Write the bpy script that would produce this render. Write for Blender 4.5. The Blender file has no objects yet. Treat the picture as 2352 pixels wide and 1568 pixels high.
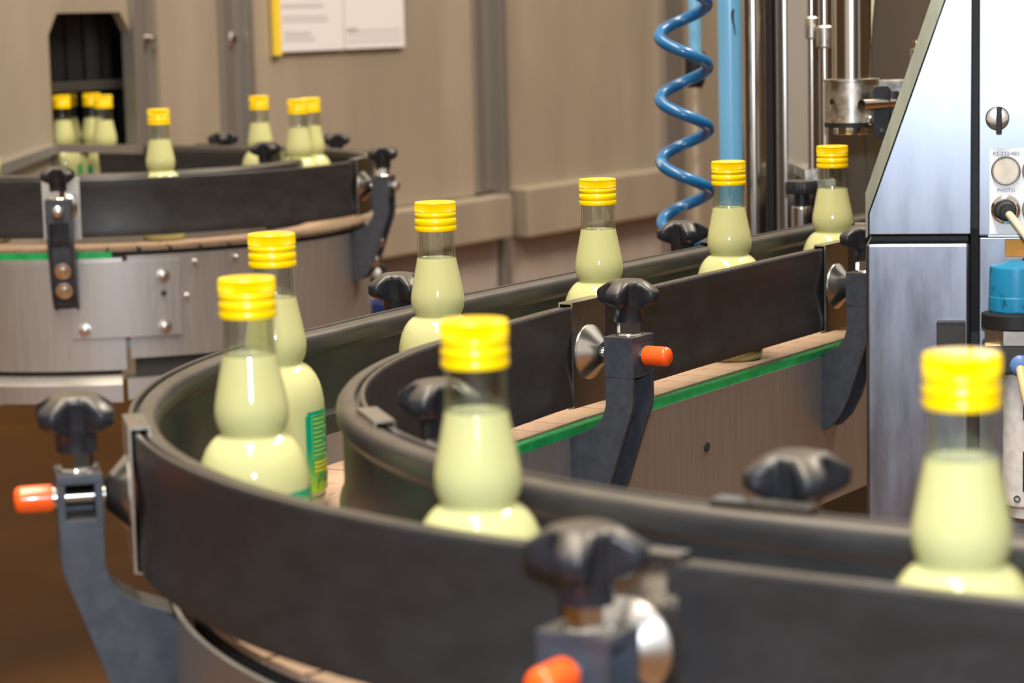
import bpy, bmesh, math, random
from mathutils import Vector, Matrix
random.seed(11)
sc = bpy.context.scene
col = sc.collection
PI = math.pi
R = math.radians

# ------------------------------------------------------------------ camera
ZB = 0.95                                   # height of the conveyor belt above the floor
CAM = Vector((0.0, 0.0, ZB + 0.3231))
pitch, roll = R(7.836), R(-1.395)
fwd = Vector((0, math.cos(pitch), -math.sin(pitch)))
up0 = Vector((0, math.sin(pitch), math.cos(pitch)))
rgt0 = Vector((1, 0, 0))
rgt = rgt0 * math.cos(roll) + up0 * math.sin(roll)
upv = -rgt0 * math.sin(roll) + up0 * math.cos(roll)
cd = bpy.data.cameras.new('camera')
cam = bpy.data.objects.new('camera', cd)
col.objects.link(cam)
m = Matrix((rgt, upv, -fwd)).transposed().to_4x4()
m.translation = CAM
cam.matrix_world = m
cd.sensor_width = 36.0
cd.lens = 36.0 * 5500.0 / 2352.0
cd.clip_start = 0.02
cd.dof.use_dof = True
cd.dof.focus_distance = 1.98
cd.dof.aperture_fstop = 9.8
sc.camera = cam

# ------------------------------------------------------------------ world, lamps, exposure
w = bpy.data.worlds.new('world')
sc.world = w
w.use_nodes = True
bg = w.node_tree.nodes['Background']
bg.inputs[0].default_value = (1.0, 0.89, 0.76, 1)
bg.inputs[1].default_value = 0.45

def area(name, loc, size, power, color, target, sy=None):
    d = bpy.data.lights.new(name, 'AREA')
    d.energy = power
    d.color = color
    d.shape = 'RECTANGLE' if sy else 'DISK'
    d.size = size
    if sy:
        d.size_y = sy
    o = bpy.data.objects.new(name, d)
    o.location = loc
    o.rotation_euler = (Vector(target) - Vector(loc)).to_track_quat('-Z', 'Y').to_euler()
    col.objects.link(o)
    return o

area('ceiling_lamp', (-0.6, 2.2, 4.3), 0.5, 65, (1.0, 0.88, 0.71), (-0.6, 2.2, 0), 3.0)
area('ceiling_lamp', (1.9, 3.6, 4.3), 0.5, 140, (1.0, 0.88, 0.71), (1.9, 3.6, 0), 3.0)
area('ceiling_lamp', (-0.3, 0.2, 4.3), 0.5, 110, (1.0, 0.89, 0.73), (-0.3, 0.2, 0), 3.0)
area('camera_flash', CAM + upv * 0.11 - fwd * 0.03, 0.05, 10.5, (0.75, 0.87, 1.0), CAM + fwd * 3.0)

vs = sc.view_settings
vs.view_transform = 'Standard'
vs.look = 'None'
vs.gamma = 1.0
vs.use_curve_mapping = False
vs.exposure = 0.6
sc.cycles.use_denoising = True
sc.cycles.max_bounces = 10
sc.cycles.transparent_max_bounces = 12
sc.cycles.caustics_reflective = False
sc.cycles.caustics_refractive = False
sc.cycles.sample_clamp_indirect = 6.0

# ------------------------------------------------------------------ plan coordinates
# u runs along the straight conveyor (away from the camera), v at right angles to it, z above the belt
TH = R(57.4514)
DU = Vector((math.cos(TH), math.sin(TH), 0))
DV = Vector((math.sin(TH), -math.cos(TH), 0))
E0 = Vector((-0.0555, 1.8033, ZB))

def W(u, v, z=0.0):
    return E0 + DU * u + DV * v + Vector((0, 0, z))

# ------------------------------------------------------------------ materials
def mat(name, base, rough=0.5, metal=0.0, coat=0.0, spec=0.5, trans=0.0, ior=1.45, sss=0.0,
        var=0.0, nscale=(20, 20, 20), rvar=0.0, bump=0.0, detail=4.0, c2=None, lo=0.35, hi=0.65, dust_sheen=0.0):
    mt = bpy.data.materials.new(name)
    mt.use_nodes = True
    nt = mt.node_tree
    b = nt.nodes['Principled BSDF']
    b.inputs['Base Color'].default_value = (*base, 1)
    b.inputs['Roughness'].default_value = rough
    b.inputs['Metallic'].default_value = metal
    b.inputs['Coat Weight'].default_value = coat
    b.inputs['Coat Roughness'].default_value = 0.08
    b.inputs['Specular IOR Level'].default_value = spec
    b.inputs['Transmission Weight'].default_value = trans
    b.inputs['IOR'].default_value = ior
    if sss:
        b.inputs['Subsurface Weight'].default_value = sss
        b.inputs['Subsurface Radius'].default_value = (1.0, 0.9, 0.4)
        b.inputs['Subsurface Scale'].default_value = 0.006
    if var or rvar or bump or c2:
        tc = nt.nodes.new('ShaderNodeTexCoord')
        mp = nt.nodes.new('ShaderNodeMapping')
        mp.inputs['Scale'].default_value = nscale
        nt.links.new(tc.outputs['Object'], mp.inputs['Vector'])
        nz = nt.nodes.new('ShaderNodeTexNoise')
        nz.inputs['Scale'].default_value = 1.0
        nz.inputs['Detail'].default_value = detail
        nz.inputs['Roughness'].default_value = 0.6
        nt.links.new(mp.outputs[0], nz.inputs['Vector'])
        if var or c2:
            rp = nt.nodes.new('ShaderNodeValToRGB')
            a = tuple(c * (1 - var) for c in base)
            z = c2 if c2 else tuple(min(1, c * (1 + var)) for c in base)
            rp.color_ramp.elements[0].position = lo
            rp.color_ramp.elements[1].position = hi
            rp.color_ramp.elements[0].color = (*a, 1)
            rp.color_ramp.elements[1].color = (*z, 1)
            nt.links.new(nz.outputs['Fac'], rp.inputs[0])
            nt.links.new(rp.outputs[0], b.inputs['Base Color'])
        if rvar:
            mr = nt.nodes.new('ShaderNodeMapRange')
            mr.inputs[1].default_value = 0.3
            mr.inputs[2].default_value = 0.7
            mr.inputs[3].default_value = max(0.03, rough - rvar)
            mr.inputs[4].default_value = min(1, rough + rvar)
            nt.links.new(nz.outputs['Fac'], mr.inputs[0])
            nt.links.new(mr.outputs[0], b.inputs['Roughness'])
        if bump:
            bp = nt.nodes.new('ShaderNodeBump')
            bp.inputs['Strength'].default_value = bump
            bp.inputs['Distance'].default_value = 0.001
            nt.links.new(nz.outputs['Fac'], bp.inputs['Height'])
            nt.links.new(bp.outputs[0], b.inputs['Normal'])
    if dust_sheen:                                  # dusty tan plus painted-in warm reflection on faces that look up
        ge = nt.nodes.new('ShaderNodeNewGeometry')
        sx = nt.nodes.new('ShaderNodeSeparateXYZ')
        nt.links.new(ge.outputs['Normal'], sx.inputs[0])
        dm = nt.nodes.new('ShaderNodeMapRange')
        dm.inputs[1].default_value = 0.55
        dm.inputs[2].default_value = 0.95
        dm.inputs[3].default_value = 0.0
        dm.inputs[4].default_value = dust_sheen
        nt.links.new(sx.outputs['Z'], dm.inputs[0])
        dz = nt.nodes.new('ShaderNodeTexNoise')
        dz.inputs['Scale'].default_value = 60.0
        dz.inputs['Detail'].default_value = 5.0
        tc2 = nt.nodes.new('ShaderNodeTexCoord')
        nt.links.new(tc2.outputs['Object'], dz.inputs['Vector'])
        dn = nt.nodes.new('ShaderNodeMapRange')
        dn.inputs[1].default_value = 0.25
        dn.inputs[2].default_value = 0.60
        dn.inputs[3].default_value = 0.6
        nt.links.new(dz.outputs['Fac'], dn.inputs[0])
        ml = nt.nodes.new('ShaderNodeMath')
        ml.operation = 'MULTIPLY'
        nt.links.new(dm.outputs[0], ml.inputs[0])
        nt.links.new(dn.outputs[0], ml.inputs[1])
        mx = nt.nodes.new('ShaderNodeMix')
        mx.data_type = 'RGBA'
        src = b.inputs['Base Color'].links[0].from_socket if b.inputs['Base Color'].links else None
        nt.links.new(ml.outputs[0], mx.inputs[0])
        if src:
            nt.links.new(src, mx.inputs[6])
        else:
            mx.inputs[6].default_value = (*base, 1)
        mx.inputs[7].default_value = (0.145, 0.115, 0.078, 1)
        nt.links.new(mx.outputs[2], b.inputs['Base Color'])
    return mt

M = {}
M['rail'] = mat('rail_plastic', (0.027, 0.026, 0.027), 0.38, spec=0.5, var=0.12, nscale=(30, 30, 60), rvar=0.06, dust_sheen=0.45)
M['bracket'] = mat('bracket_plastic', (0.046, 0.051, 0.066), 0.46, var=0.15, nscale=(90, 90, 90), rvar=0.05, dust_sheen=0.5)
M['knob'] = mat('knob_plastic', (0.018, 0.019, 0.024), 0.36, rvar=0.06, nscale=(120, 120, 120), dust_sheen=0.5)
M['clip'] = mat('clip_steel', (0.58, 0.55, 0.50), 0.27, 1.0, rvar=0.03, nscale=(40, 40, 40))
M['chrome'] = mat('chrome', (0.80, 0.78, 0.75), 0.14, 1.0)
M['cone'] = mat('turned_steel', (0.74, 0.72, 0.70), 0.27, 1.0)
M['plate'] = mat('conveyor_steel', (0.46, 0.44, 0.43), 0.42, 0.8, var=0.03, nscale=(240, 240, 14), rvar=0.04)
M['machine'] = mat('machine_steel', (0.26, 0.27, 0.31), 0.34, 1.0, var=0.12, nscale=(38, 38, 7), rvar=0.06, detail=6)
M['tube'] = mat('polished_steel', (0.62, 0.57, 0.52), 0.20, 1.0)
M['flange'] = mat('flange_steel', (0.20, 0.18, 0.12), 0.45, 0.8, var=0.15, nscale=(80, 80, 12))
M['cast'] = mat('cast_steel', (0.52, 0.48, 0.43), 0.38, 1.0, var=0.22, nscale=(90, 90, 90), rvar=0.1)
M['orange'] = mat('orange_vinyl', (1.0, 0.115, 0.012), 0.30, coat=0.3)
M['belt'] = mat('belt_acetal', (0.43, 0.29, 0.205), 0.48, var=0.12, nscale=(40, 40, 40))
M['dark'] = mat('dark_steel', (0.03, 0.028, 0.026), 0.6)
M['green'] = mat('green_strip', (0.012, 0.40, 0.105), 0.42, var=0.2, nscale=(60, 60, 60))
M['cap'] = mat('cap_yellow', (1.0, 0.68, 0.0), 0.26, coat=0.35)
M['juice'] = mat('juice', (0.535, 0.53, 0.25), 0.08, spec=0.6, sss=0.35, bump=0.10, nscale=(90, 90, 90), detail=1.0)
M['foam'] = mat('juice_surface', (0.74, 0.74, 0.44), 0.35)
def glass_material():
    mt = bpy.data.materials.new('clear_glass')
    mt.use_nodes = True
    nt = mt.node_tree
    nt.nodes.clear()
    out = nt.nodes.new('ShaderNodeOutputMaterial')
    mx = nt.nodes.new('ShaderNodeMixShader')
    tr = nt.nodes.new('ShaderNodeBsdfTransparent')
    tr.inputs[0].default_value = (0.955, 0.98, 0.96, 1)
    gl = nt.nodes.new('ShaderNodeBsdfGlossy')
    gl.inputs['Roughness'].default_value = 0.03
    lw = nt.nodes.new('ShaderNodeLayerWeight')
    lw.inputs[0].default_value = 0.5
    pw = nt.nodes.new('ShaderNodeMath')
    pw.operation = 'POWER'
    pw.inputs[1].default_value = 2.6
    nt.links.new(lw.outputs['Facing'], pw.inputs[0])
    mr = nt.nodes.new('ShaderNodeMapRange')
    mr.inputs[3].default_value = 0.06
    mr.inputs[4].default_value = 0.80
    nt.links.new(pw.outputs[0], mr.inputs[0])
    nt.links.new(mr.outputs[0], mx.inputs[0])
    nt.links.new(tr.outputs[0], mx.inputs[1])
    nt.links.new(gl.outputs[0], mx.inputs[2])
    nt.links.new(mx.outputs[0], out.inputs[0])
    return mt
M['glass'] = glass_material()
M['base'] = mat('thick_glass_base', (0.40, 0.38, 0.15), 0.08, coat=0.5)
M['floor'] = mat('floor_brown', (0.155, 0.064, 0.013), 0.5, var=0.12, nscale=(3, 3, 3))
M['panel'] = mat('enclosure_panel', (0.455, 0.385, 0.300), 0.50, 0.50, var=0.05, nscale=(6, 6, 1.2), rvar=0.06)
M['post'] = mat('enclosure_post', (0.36, 0.33, 0.31), 0.42, 0.75, var=0.06, nscale=(8, 8, 1))
M['lowpanel'] = mat('enclosure_skirt', (0.42, 0.36, 0.32), 0.45, 0.2, var=0.10, nscale=(7, 7, 1))
M['roomwall'] = mat('room_wall', (0.12, 0.075, 0.035), 0.8, var=0.1, nscale=(2, 2, 2))
M['black'] = mat('black_rubber', (0.008, 0.008, 0.009), 0.55)
M['curtain'] = mat('curtain_strip', (0.012, 0.012, 0.014), 0.35)
M['paper'] = mat('paper', (0.66, 0.64, 0.66), 0.7)
M['print'] = mat('paper_print', (0.52, 0.49, 0.50), 0.8)
M['yellow'] = mat('folder_yellow', (0.80, 0.56, 0.05), 0.5)
M['bluepipe'] = mat('blue_pipe', (0.17, 0.45, 0.74), 0.25, coat=0.5, var=0.05, nscale=(40, 40, 3))
M['coil'] = mat('blue_hose', (0.008, 0.125, 0.32), 0.28, coat=0.5, c2=(0.30, 0.42, 0.46), nscale=(45, 45, 45), lo=0.62, hi=0.74)
M['bluecap'] = mat('blue_knob', (0.012, 0.22, 0.42), 0.40, c2=(0.004, 0.03, 0.06), nscale=(120, 120, 120), lo=0.58, hi=0.7)
M['bluebox'] = mat('blue_crate', (0.014, 0.030, 0.13), 0.5)
M['white'] = mat('white_label', (0.92, 0.92, 0.93), 0.35)
M['cream'] = mat('cream_cable', (0.62, 0.56, 0.42), 0.45)
M['tan'] = mat('tan_hose', (0.62, 0.47, 0.22), 0.35, coat=0.2)
M['capdisc'] = mat('cream_disc', (0.72, 0.66, 0.55), 0.45, var=0.08, nscale=(150, 150, 150))
M['ink'] = mat('blue_ink', (0.20, 0.24, 0.36), 0.6)
M['sticker'] = mat('orange_sticker', (0.80, 0.34, 0.03), 0.5)
M['bowl'] = mat('white_bowl', (0.66, 0.63, 0.60), 0.45, var=0.15, nscale=(90, 90, 90))
M['marker'] = mat('marker_ink', (0.004, 0.004, 0.004), 0.6)
M['bluering'] = mat('blue_collet', (0.10, 0.20, 0.48), 0.35)
M['brownpanel'] = mat('brown_panel', (0.085, 0.060, 0.035), 0.5, 0.2, var=0.18, nscale=(5, 5, 2))
M['copper'] = mat('copper', (0.80, 0.42, 0.25), 0.25, 1.0)
M['lime'] = mat('label_lime', (0.35, 0.58, 0.06), 0.5)
M['labeldark'] = mat('label_dark_green', (0.0, 0.17, 0.07), 0.5)
M['labelyellow'] = mat('label_yellow', (0.75, 0.66, 0.03), 0.5)
M['labelorange'] = mat('label_orange', (0.85, 0.38, 0.02), 0.5)

def label_material():
    mt = bpy.data.materials.new('label_print')
    mt.use_nodes = True
    nt = mt.node_tree
    b = nt.nodes['Principled BSDF']
    b.inputs['Roughness'].default_value = 0.35
    tc = nt.nodes.new('ShaderNodeTexCoord')
    sp = nt.nodes.new('ShaderNodeSeparateXYZ')
    nt.links.new(tc.outputs['Object'], sp.inputs[0])
    mr = nt.nodes.new('ShaderNodeMapRange')
    mr.inputs[1].default_value = 0.012
    mr.inputs[2].default_value = 0.067
    nt.links.new(sp.outputs['Z'], mr.inputs[0])
    rp = nt.nodes.new('ShaderNodeValToRGB')
    e = rp.color_ramp.elements
    e[0].position = 0.06; e[0].color = (0.42, 0.60, 0.035, 1)
    e[1].position = 0.55; e[1].color = (0.0, 0.34, 0.17, 1)
    x = e.new(0.30); x.color = (0.10, 0.42, 0.09, 1)
    nt.links.new(mr.outputs[0], rp.inputs[0])
    nt.links.new(rp.outputs[0], b.inputs['Base Color'])
    return mt
M['label'] = label_material()

# ------------------------------------------------------------------ mesh helpers
def nb():
    return bmesh.new()

def merge(bm, tmp, Mx=None):
    if Mx is not None:
        bmesh.ops.transform(tmp, matrix=Mx, verts=tmp.verts)
    me = bpy.data.meshes.new('tmp')
    tmp.to_mesh(me)
    tmp.free()
    bm.from_mesh(me)
    bpy.data.meshes.remove(me)
    return bm

def box(bm, c, s, bev=0.0, Mx=None, seg=2):
    t = nb()
    bmesh.ops.create_cube(t, size=1.0)
    bmesh.ops.scale(t, vec=s, verts=t.verts)
    if bev:
        bmesh.ops.bevel(t, geom=list(t.edges), offset=bev, segments=seg, profile=0.5, affect='EDGES')
    bmesh.ops.translate(t, vec=c, verts=t.verts)
    return merge(bm, t, Mx)

def lathe(bm, prof, seg=32, Mx=None, rfun=None):
    t = nb()
    rings = []
    for k, (r, z) in enumerate(prof):
        if r < 1e-7:
            rings.append([t.verts.new((0, 0, z))])
        else:
            rg = []
            for i in range(seg):
                a = 2 * PI * i / seg
                rr = rfun(k, i, r, z) if rfun else r
                rg.append(t.verts.new((rr * math.cos(a), rr * math.sin(a), z)))
            rings.append(rg)
    for a, b in zip(rings, rings[1:]):
        if len(a) == 1 and len(b) == 1:
            continue
        for i in range(seg):
            j = (i + 1) % seg
            if len(a) == 1:
                t.faces.new((a[0], b[j], b[i]))
            elif len(b) == 1:
                t.faces.new((a[i], a[j], b[0]))
            else:
                t.faces.new((a[i], a[j], b[j], b[i]))
    bmesh.ops.recalc_face_normals(t, faces=t.faces)
    return merge(bm, t, Mx)

def rot_x():                    # lathe axis z -> +x
    return Matrix.Rotation(PI / 2, 4, 'Y')

def sweep(bm, frames, prof, close=True):
    """frames: (point, unit vector across), profile (across, z)"""
    rings = []
    for P, n in frames:
        rings.append([bm.verts.new(P + n * s + Vector((0, 0, z))) for s, z in prof])
    k = len(prof)
    new = []
    for a, b in zip(rings, rings[1:]):
        for i in range(k):
            j = (i + 1) % k
            if not close and j == 0:
                continue
            new.append(bm.faces.new((a[i], a[j], b[j], b[i])))
    if close:
        new.append(bm.faces.new(rings[0][::-1]))
        new.append(bm.faces.new(rings[-1]))
    bmesh.ops.recalc_face_normals(bm, faces=new)
    return bm

def tube(bm, pts, r, seg=12, caps=True):
    pts = [Vector(p) for p in pts]
    rings = []
    t0 = (pts[1] - pts[0]).normalized()
    n = t0.orthogonal().normalized()
    for i, p in enumerate(pts):
        if i == 0:
            t = t0
        elif i == len(pts) - 1:
            t = (pts[-1] - pts[-2]).normalized()
        else:
            t = (pts[i + 1] - pts[i - 1]).normalized()
        n = (n - t * n.dot(t)).normalized()
        b = t.cross(n)
        rr = r[i] if isinstance(r, (list, tuple)) else r
        rings.append([bm.verts.new(p + (n * math.cos(2 * PI * k / seg) + b * math.sin(2 * PI * k / seg)) * rr) for k in range(seg)])
    new = []
    for a, b in zip(rings, rings[1:]):
        for i in range(seg):
            j = (i + 1) % seg
            new.append(bm.faces.new((a[i], a[j], b[j], b[i])))
    if caps:
        new.append(bm.faces.new(rings[0][::-1]))
        new.append(bm.faces.new(rings[-1]))
    bmesh.ops.recalc_face_normals(bm, faces=new)
    return bm

def prism(bm, poly, h0, h1, Mx=None, bev=0.0):
    t = nb()
    a = [t.verts.new((x, y, h0)) for x, y in poly]
    b = [t.verts.new((x, y, h1)) for x, y in poly]
    k = len(poly)
    t.faces.new(a[::-1])
    t.faces.new(b)
    for i in range(k):
        j = (i + 1) % k
        t.faces.new((a[i], a[j], b[j], b[i]))
    bmesh.ops.recalc_face_normals(t, faces=t.faces)
    if bev:
        es = [e for e in t.edges if len(e.link_faces) == 2 and e.calc_face_angle(0) > 0.6]
        bmesh.ops.bevel(t, geom=es, offset=bev, segments=2, profile=0.5, affect='EDGES')
    return merge(bm, t, Mx)

XZ = Matrix(((1, 0, 0, 0), (0, 0, -1, 0), (0, 1, 0, 0), (0, 0, 0, 1)))   # prism drawn in x,z; thickness along -y

def mesh_from(bm, name, material, sharp=38):
    me = bpy.data.meshes.new(name)
    bm.to_mesh(me)
    bm.free()
    me.materials.append(material)
    for p in me.polygons:
        p.use_smooth = True
    me.set_sharp_from_angle(angle=R(sharp))
    return me

def link(name, me, parent=None, loc=(0, 0, 0), rz=0.0):
    o = bpy.data.objects.new(name, me)
    col.objects.link(o)
    o.location = loc
    o.rotation_euler = (0, 0, rz)
    if parent is not None:
        o.parent = parent
    if name not in ('knob', 'filled_body', 'neck', 'belt_link', 'cap', 'coiled_hose', 'juice_surface', 'base'):
        wn = o.modifiers.new('weighted_normals', 'WEIGHTED_NORMAL')
        wn.keep_sharp = True
        wn.weight = 100
    return o

def part(parent, name, bm, material, world=False, sharp=38, label=None):
    if world:
        Mx = Matrix.Translation(parent.location) @ Matrix.Rotation(parent.rotation_euler.z, 4, 'Z')
        bmesh.ops.transform(bm, matrix=Mx.inverted(), verts=bm.verts)
    o = link(name, mesh_from(bm, name, material, sharp), parent)
    if label:
        o['label'] = label
    return o

def tag(o, label, cat, group=None):
    o['label'] = label
    o['category'] = cat
    if group:
        o['group'] = group
    return o

def thing(name, label, cat, loc, rz=0.0, group=None):
    o = bpy.data.objects.new(name, None)
    o.empty_display_size = 0.02
    col.objects.link(o)
    o.location = loc
    o.rotation_euler = (0, 0, rz)
    return tag(o, label, cat, group)

def solid(name, bm, material, label, cat, group=None, sharp=38, anchor=None):
    """a thing of one mesh, its origin moved to the middle of its underside"""
    vs_ = [v.co for v in bm.verts]
    lo = Vector((min(c.x for c in vs_), min(c.y for c in vs_), min(c.z for c in vs_)))
    hi = Vector((max(c.x for c in vs_), max(c.y for c in vs_), max(c.z for c in vs_)))
    a = Vector(((lo.x + hi.x) / 2, (lo.y + hi.y) / 2, lo.z)) if anchor is None else Vector(anchor)
    bmesh.ops.translate(bm, vec=-a, verts=bm.verts)
    o = link(name, mesh_from(bm, name, material, sharp), None, a)
    return tag(o, label, cat, group)

def struct(name, bm, material, loc=(0, 0, 0)):
    if Vector(loc).length > 0:
        bmesh.ops.translate(bm, vec=-Vector(loc), verts=bm.verts)
    o = link(name, mesh_from(bm, name, material), None, loc)
    o['kind'] = 'structure'
    return o

def copy_tree(root, loc, rz, label=None):
    r = root.copy()
    col.objects.link(r)
    r.location = loc
    r.rotation_euler = (0, 0, rz)
    if label:
        r['label'] = label
    for ch in list(root.children):
        c = ch.copy()
        col.objects.link(c)
        c.parent = r
        for g in list(ch.children):
            d = g.copy()
            col.objects.link(d)
            d.parent = c
    return r

# ------------------------------------------------------------------ the room
b = nb()
box(b, (0, 3.0, -0.05), (18, 18, 0.10))
struct('floor', b, M['floor'])
b = nb()
box(b, (0, 10.5, 2.0), (18, 0.1, 4.0))
struct('wall_far', b, M['roomwall'])
b = nb()
box(b, (-7.0, 3.0, 2.0), (0.1, 16, 4.0))
struct('wall_left', b, M['roomwall'])
b = nb()
box(b, (7.0, 3.0, 2.0), (0.1, 16, 4.0))
struct('wall_right', b, M['roomwall'])

# ------------------------------------------------------------------ enclosure wall behind the second conveyor (plane v = -1.8)
VW = -1.80
WM = Matrix.Translation(W(0, VW, 0)) @ Matrix.Rotation(TH, 4, 'Z')      # local x = u, local y = -v (away), z above belt

def wbox(u0, u1, z0, z1, y0=0.0, y1=0.02, bev=0.0):
    t = nb()
    box(t, ((u0 + u1) / 2, (y0 + y1) / 2, (z0 + z1) / 2), (u1 - u0, y1 - y0, z1 - z0), bev)
    bmesh.ops.transform(t, matrix=WM, verts=t.verts)
    return t

TOP = 1.25
t = wbox(0.2, 6.2, TOP - 0.06, TOP, -0.005, 0.12)
base_w = W(2.5, VW, -ZB)
wall = struct('wall_back', t, M['post'], base_w)

def wpart(name, bm, material, label=None):
    return part(wall, name, bm, material, True, label=label)

wpart('panel', wbox(1.0, 1.505, -0.30, TOP), M['panel'])
wpart('panel', wbox(0.2, 0.80, -0.30, TOP), M['panel'])
wpart('panel', wbox(0.80, 1.0, 0.34, TOP), M['panel'])
t = nb()
prism(t, [(1.505, 0.303), (1.527, 0.339), (1.686, 0.339), (1.708, 0.306), (1.708, TOP), (1.505, TOP)], -0.02, 0.0, XZ)
bmesh.ops.transform(t, matrix=WM, verts=t.verts)
wpart('panel', t, M['panel'], 'panel with cut corners above the dark bottle opening')
wpart('panel', wbox(1.505, 1.708, -0.30, -0.03), M['panel'])
wpart('post', wbox(1.708, 1.733, -0.30, TOP, -0.012, 0.02, 0.003), M['post'])
wpart('post', wbox(1.741, 1.783, -0.30, TOP, 0.012, 0.03), M['post'])
wpart('panel', wbox(1.783, 1.949, -0.30, TOP), M['panel'])
wpart('post', wbox(1.949, 1.970, -0.30, TOP, -0.012, 0.02, 0.003), M['post'])
wpart('post', wbox(1.970, 2.020, -0.30, TOP, 0.004, 0.03), M['post'])
wpart('post', wbox(2.020, 2.040, -0.30, TOP, -0.012, 0.02, 0.003), M['post'])
wpart('panel', wbox(2.040, 2.791, -0.065, TOP), M['panel'])
wpart('post', wbox(2.791, 2.822, -0.060, TOP, -0.010, 0.02, 0.003), M['post'])
wpart('post', wbox(2.822, 2.878, -0.060, TOP, 0.010, 0.03), M['post'])
wpart('post', wbox(2.878, 2.905, -0.45, TOP, -0.018, 0.02, 0.003), M['post'])
wpart('panel', wbox(2.905, 3.615, -0.065, TOP), M['panel'])
wpart('post', wbox(3.615, 3.715, -0.45, TOP, -0.015, 0.02, 0.003), M['post'])
wpart('panel', wbox(3.715, 6.2, -0.45, TOP), M['panel'])
wpart('band', wbox(2.040, 2.872, -0.160, -0.068, -0.045, 0.02, 0.006), M['panel'], 'long flat box section along the foot of the panel')
wpart('band', wbox(2.935, 3.612, -0.168, -0.060, -0.045, 0.02, 0.006), M['panel'], 'long flat box section along the foot of the panel')
wpart('skirt', wbox(2.040, 2.872, -0.45, -0.164, 0.0, 0.02), M['lowpanel'])
wpart('skirt', wbox(2.911, 3.612, -0.45, -0.170, 0.0, 0.02), M['lowpanel'])
for (u, z, r_) in ((1.986, 0.285, 0.014), (1.762, 0.290, 0.008)):
    t = nb()
    lathe(t, [(0, 0), (r_, 0), (r_, 0.010), (r_ * 0.6, 0.016), (0, 0.017)], 16, WM @ Matrix.Translation((u, 0.008, z)) @ Matrix.Rotation(PI / 2, 4, 'X'))
    wpart('bolt', t, M['chrome'])
# slanted guide plate fixed to the panel left of the opening
t = nb()
prism(t, [(1.30, 0.064), (1.505, 0.108), (1.505, 0.122), (1.30, 0.086)], -0.001, 0.016, XZ)
bmesh.ops.transform(t, matrix=WM, verts=t.verts)
wpart('guide_strip', t, M['post'])
# tunnel behind the opening
t = nb()
for (c, s) in (((1.60, 0.50, 0.16), (0.42, 0.01, 0.44)), ((1.40, 0.26, 0.16), (0.01, 0.47, 0.44)), ((1.81, 0.26, 0.16), (0.01, 0.47, 0.44)),
               ((1.60, 0.26, 0.375), (0.42, 0.47, 0.01)), ((1.60, 0.26, -0.055), (0.42, 0.47, 0.01))):
    box(t, c, s)
bmesh.ops.transform(t, matrix=WM, verts=t.verts)
wpart('tunnel_lining', t, M['black'])
for k in range(9):
    u = 1.517 + 0.0225 * k
    wpart('curtain_strip', wbox(u - 0.0102, u + 0.0102, 0.222, 0.36, 0.045 + 0.004 * (k % 2), 0.048 + 0.004 * (k % 2)), M['curtain'])
wpart('curtain_bar', wbox(1.40, 1.80, 0.205, 0.222, 0.036, 0.050, 0.002), M['dark'])

# paper folder hanging on the enclosure
t = wbox(2.106, 2.530, 0.258, 0.56, -0.010, -0.004)
pp = thing('paper_sheet_holder', 'two white printed sheets in a folder with yellow left edge on beige panel', 'papers', W(2.32, VW + 0.007, 0.258), TH)
t.free()
def ploc(x0, x1, z0, z1, y0, y1):
    t = nb()
    box(t, ((x0 + x1) / 2, (y0 + y1) / 2, (z0 + z1) / 2), (x1 - x0, y1 - y0, z1 - z0))
    return t
part(pp, 'sheet', ploc(-0.196, 0.004, 0.0, 0.30, -0.002, 0.002), M['paper'])
part(pp, 'sheet', ploc(0.010, 0.212, 0.0, 0.30, -0.002, 0.002), M['paper'])
part(pp, 'backing', ploc(-0.205, 0.212, 0.002, 0.30, 0.002, 0.006), M['cream'])
part(pp, 'folder_edge', ploc(-0.216, -0.196, -0.006, 0.30, -0.004, 0.004), M['yellow'], label='yellow plastic spine')
t = nb()
for (x0, x1, z, h) in ((-0.19, -0.06, 0.087, 0.008), (-0.19, -0.05, 0.066, 0.005), (-0.19, -0.045, 0.058, 0.004), (-0.185, -0.10, 0.034, 0.010), (-0.185, -0.09, 0.023, 0.005),
                       (0.015, 0.20, 0.036, 0.004), (0.015, 0.20, 0.026, 0.003), (0.015, 0.05, 0.038, 0.010), (0.015, 0.20, 0.016, 0.003), (-0.12, -0.07, 0.103, 0.006)):
    box(t, ((x0 + x1) / 2, -0.0023, z), (x1 - x0, 0.0006, h))
part(pp, 'printed_lines', t, M['print'])

# ------------------------------------------------------------------ bottle
def cap_r(k, i, r, z):
    if 0.1760 <= z <= 0.1816 and 0.0150 < r:
        return r - (0.00075 if i % 2 else 0.0)
    return r

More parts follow.
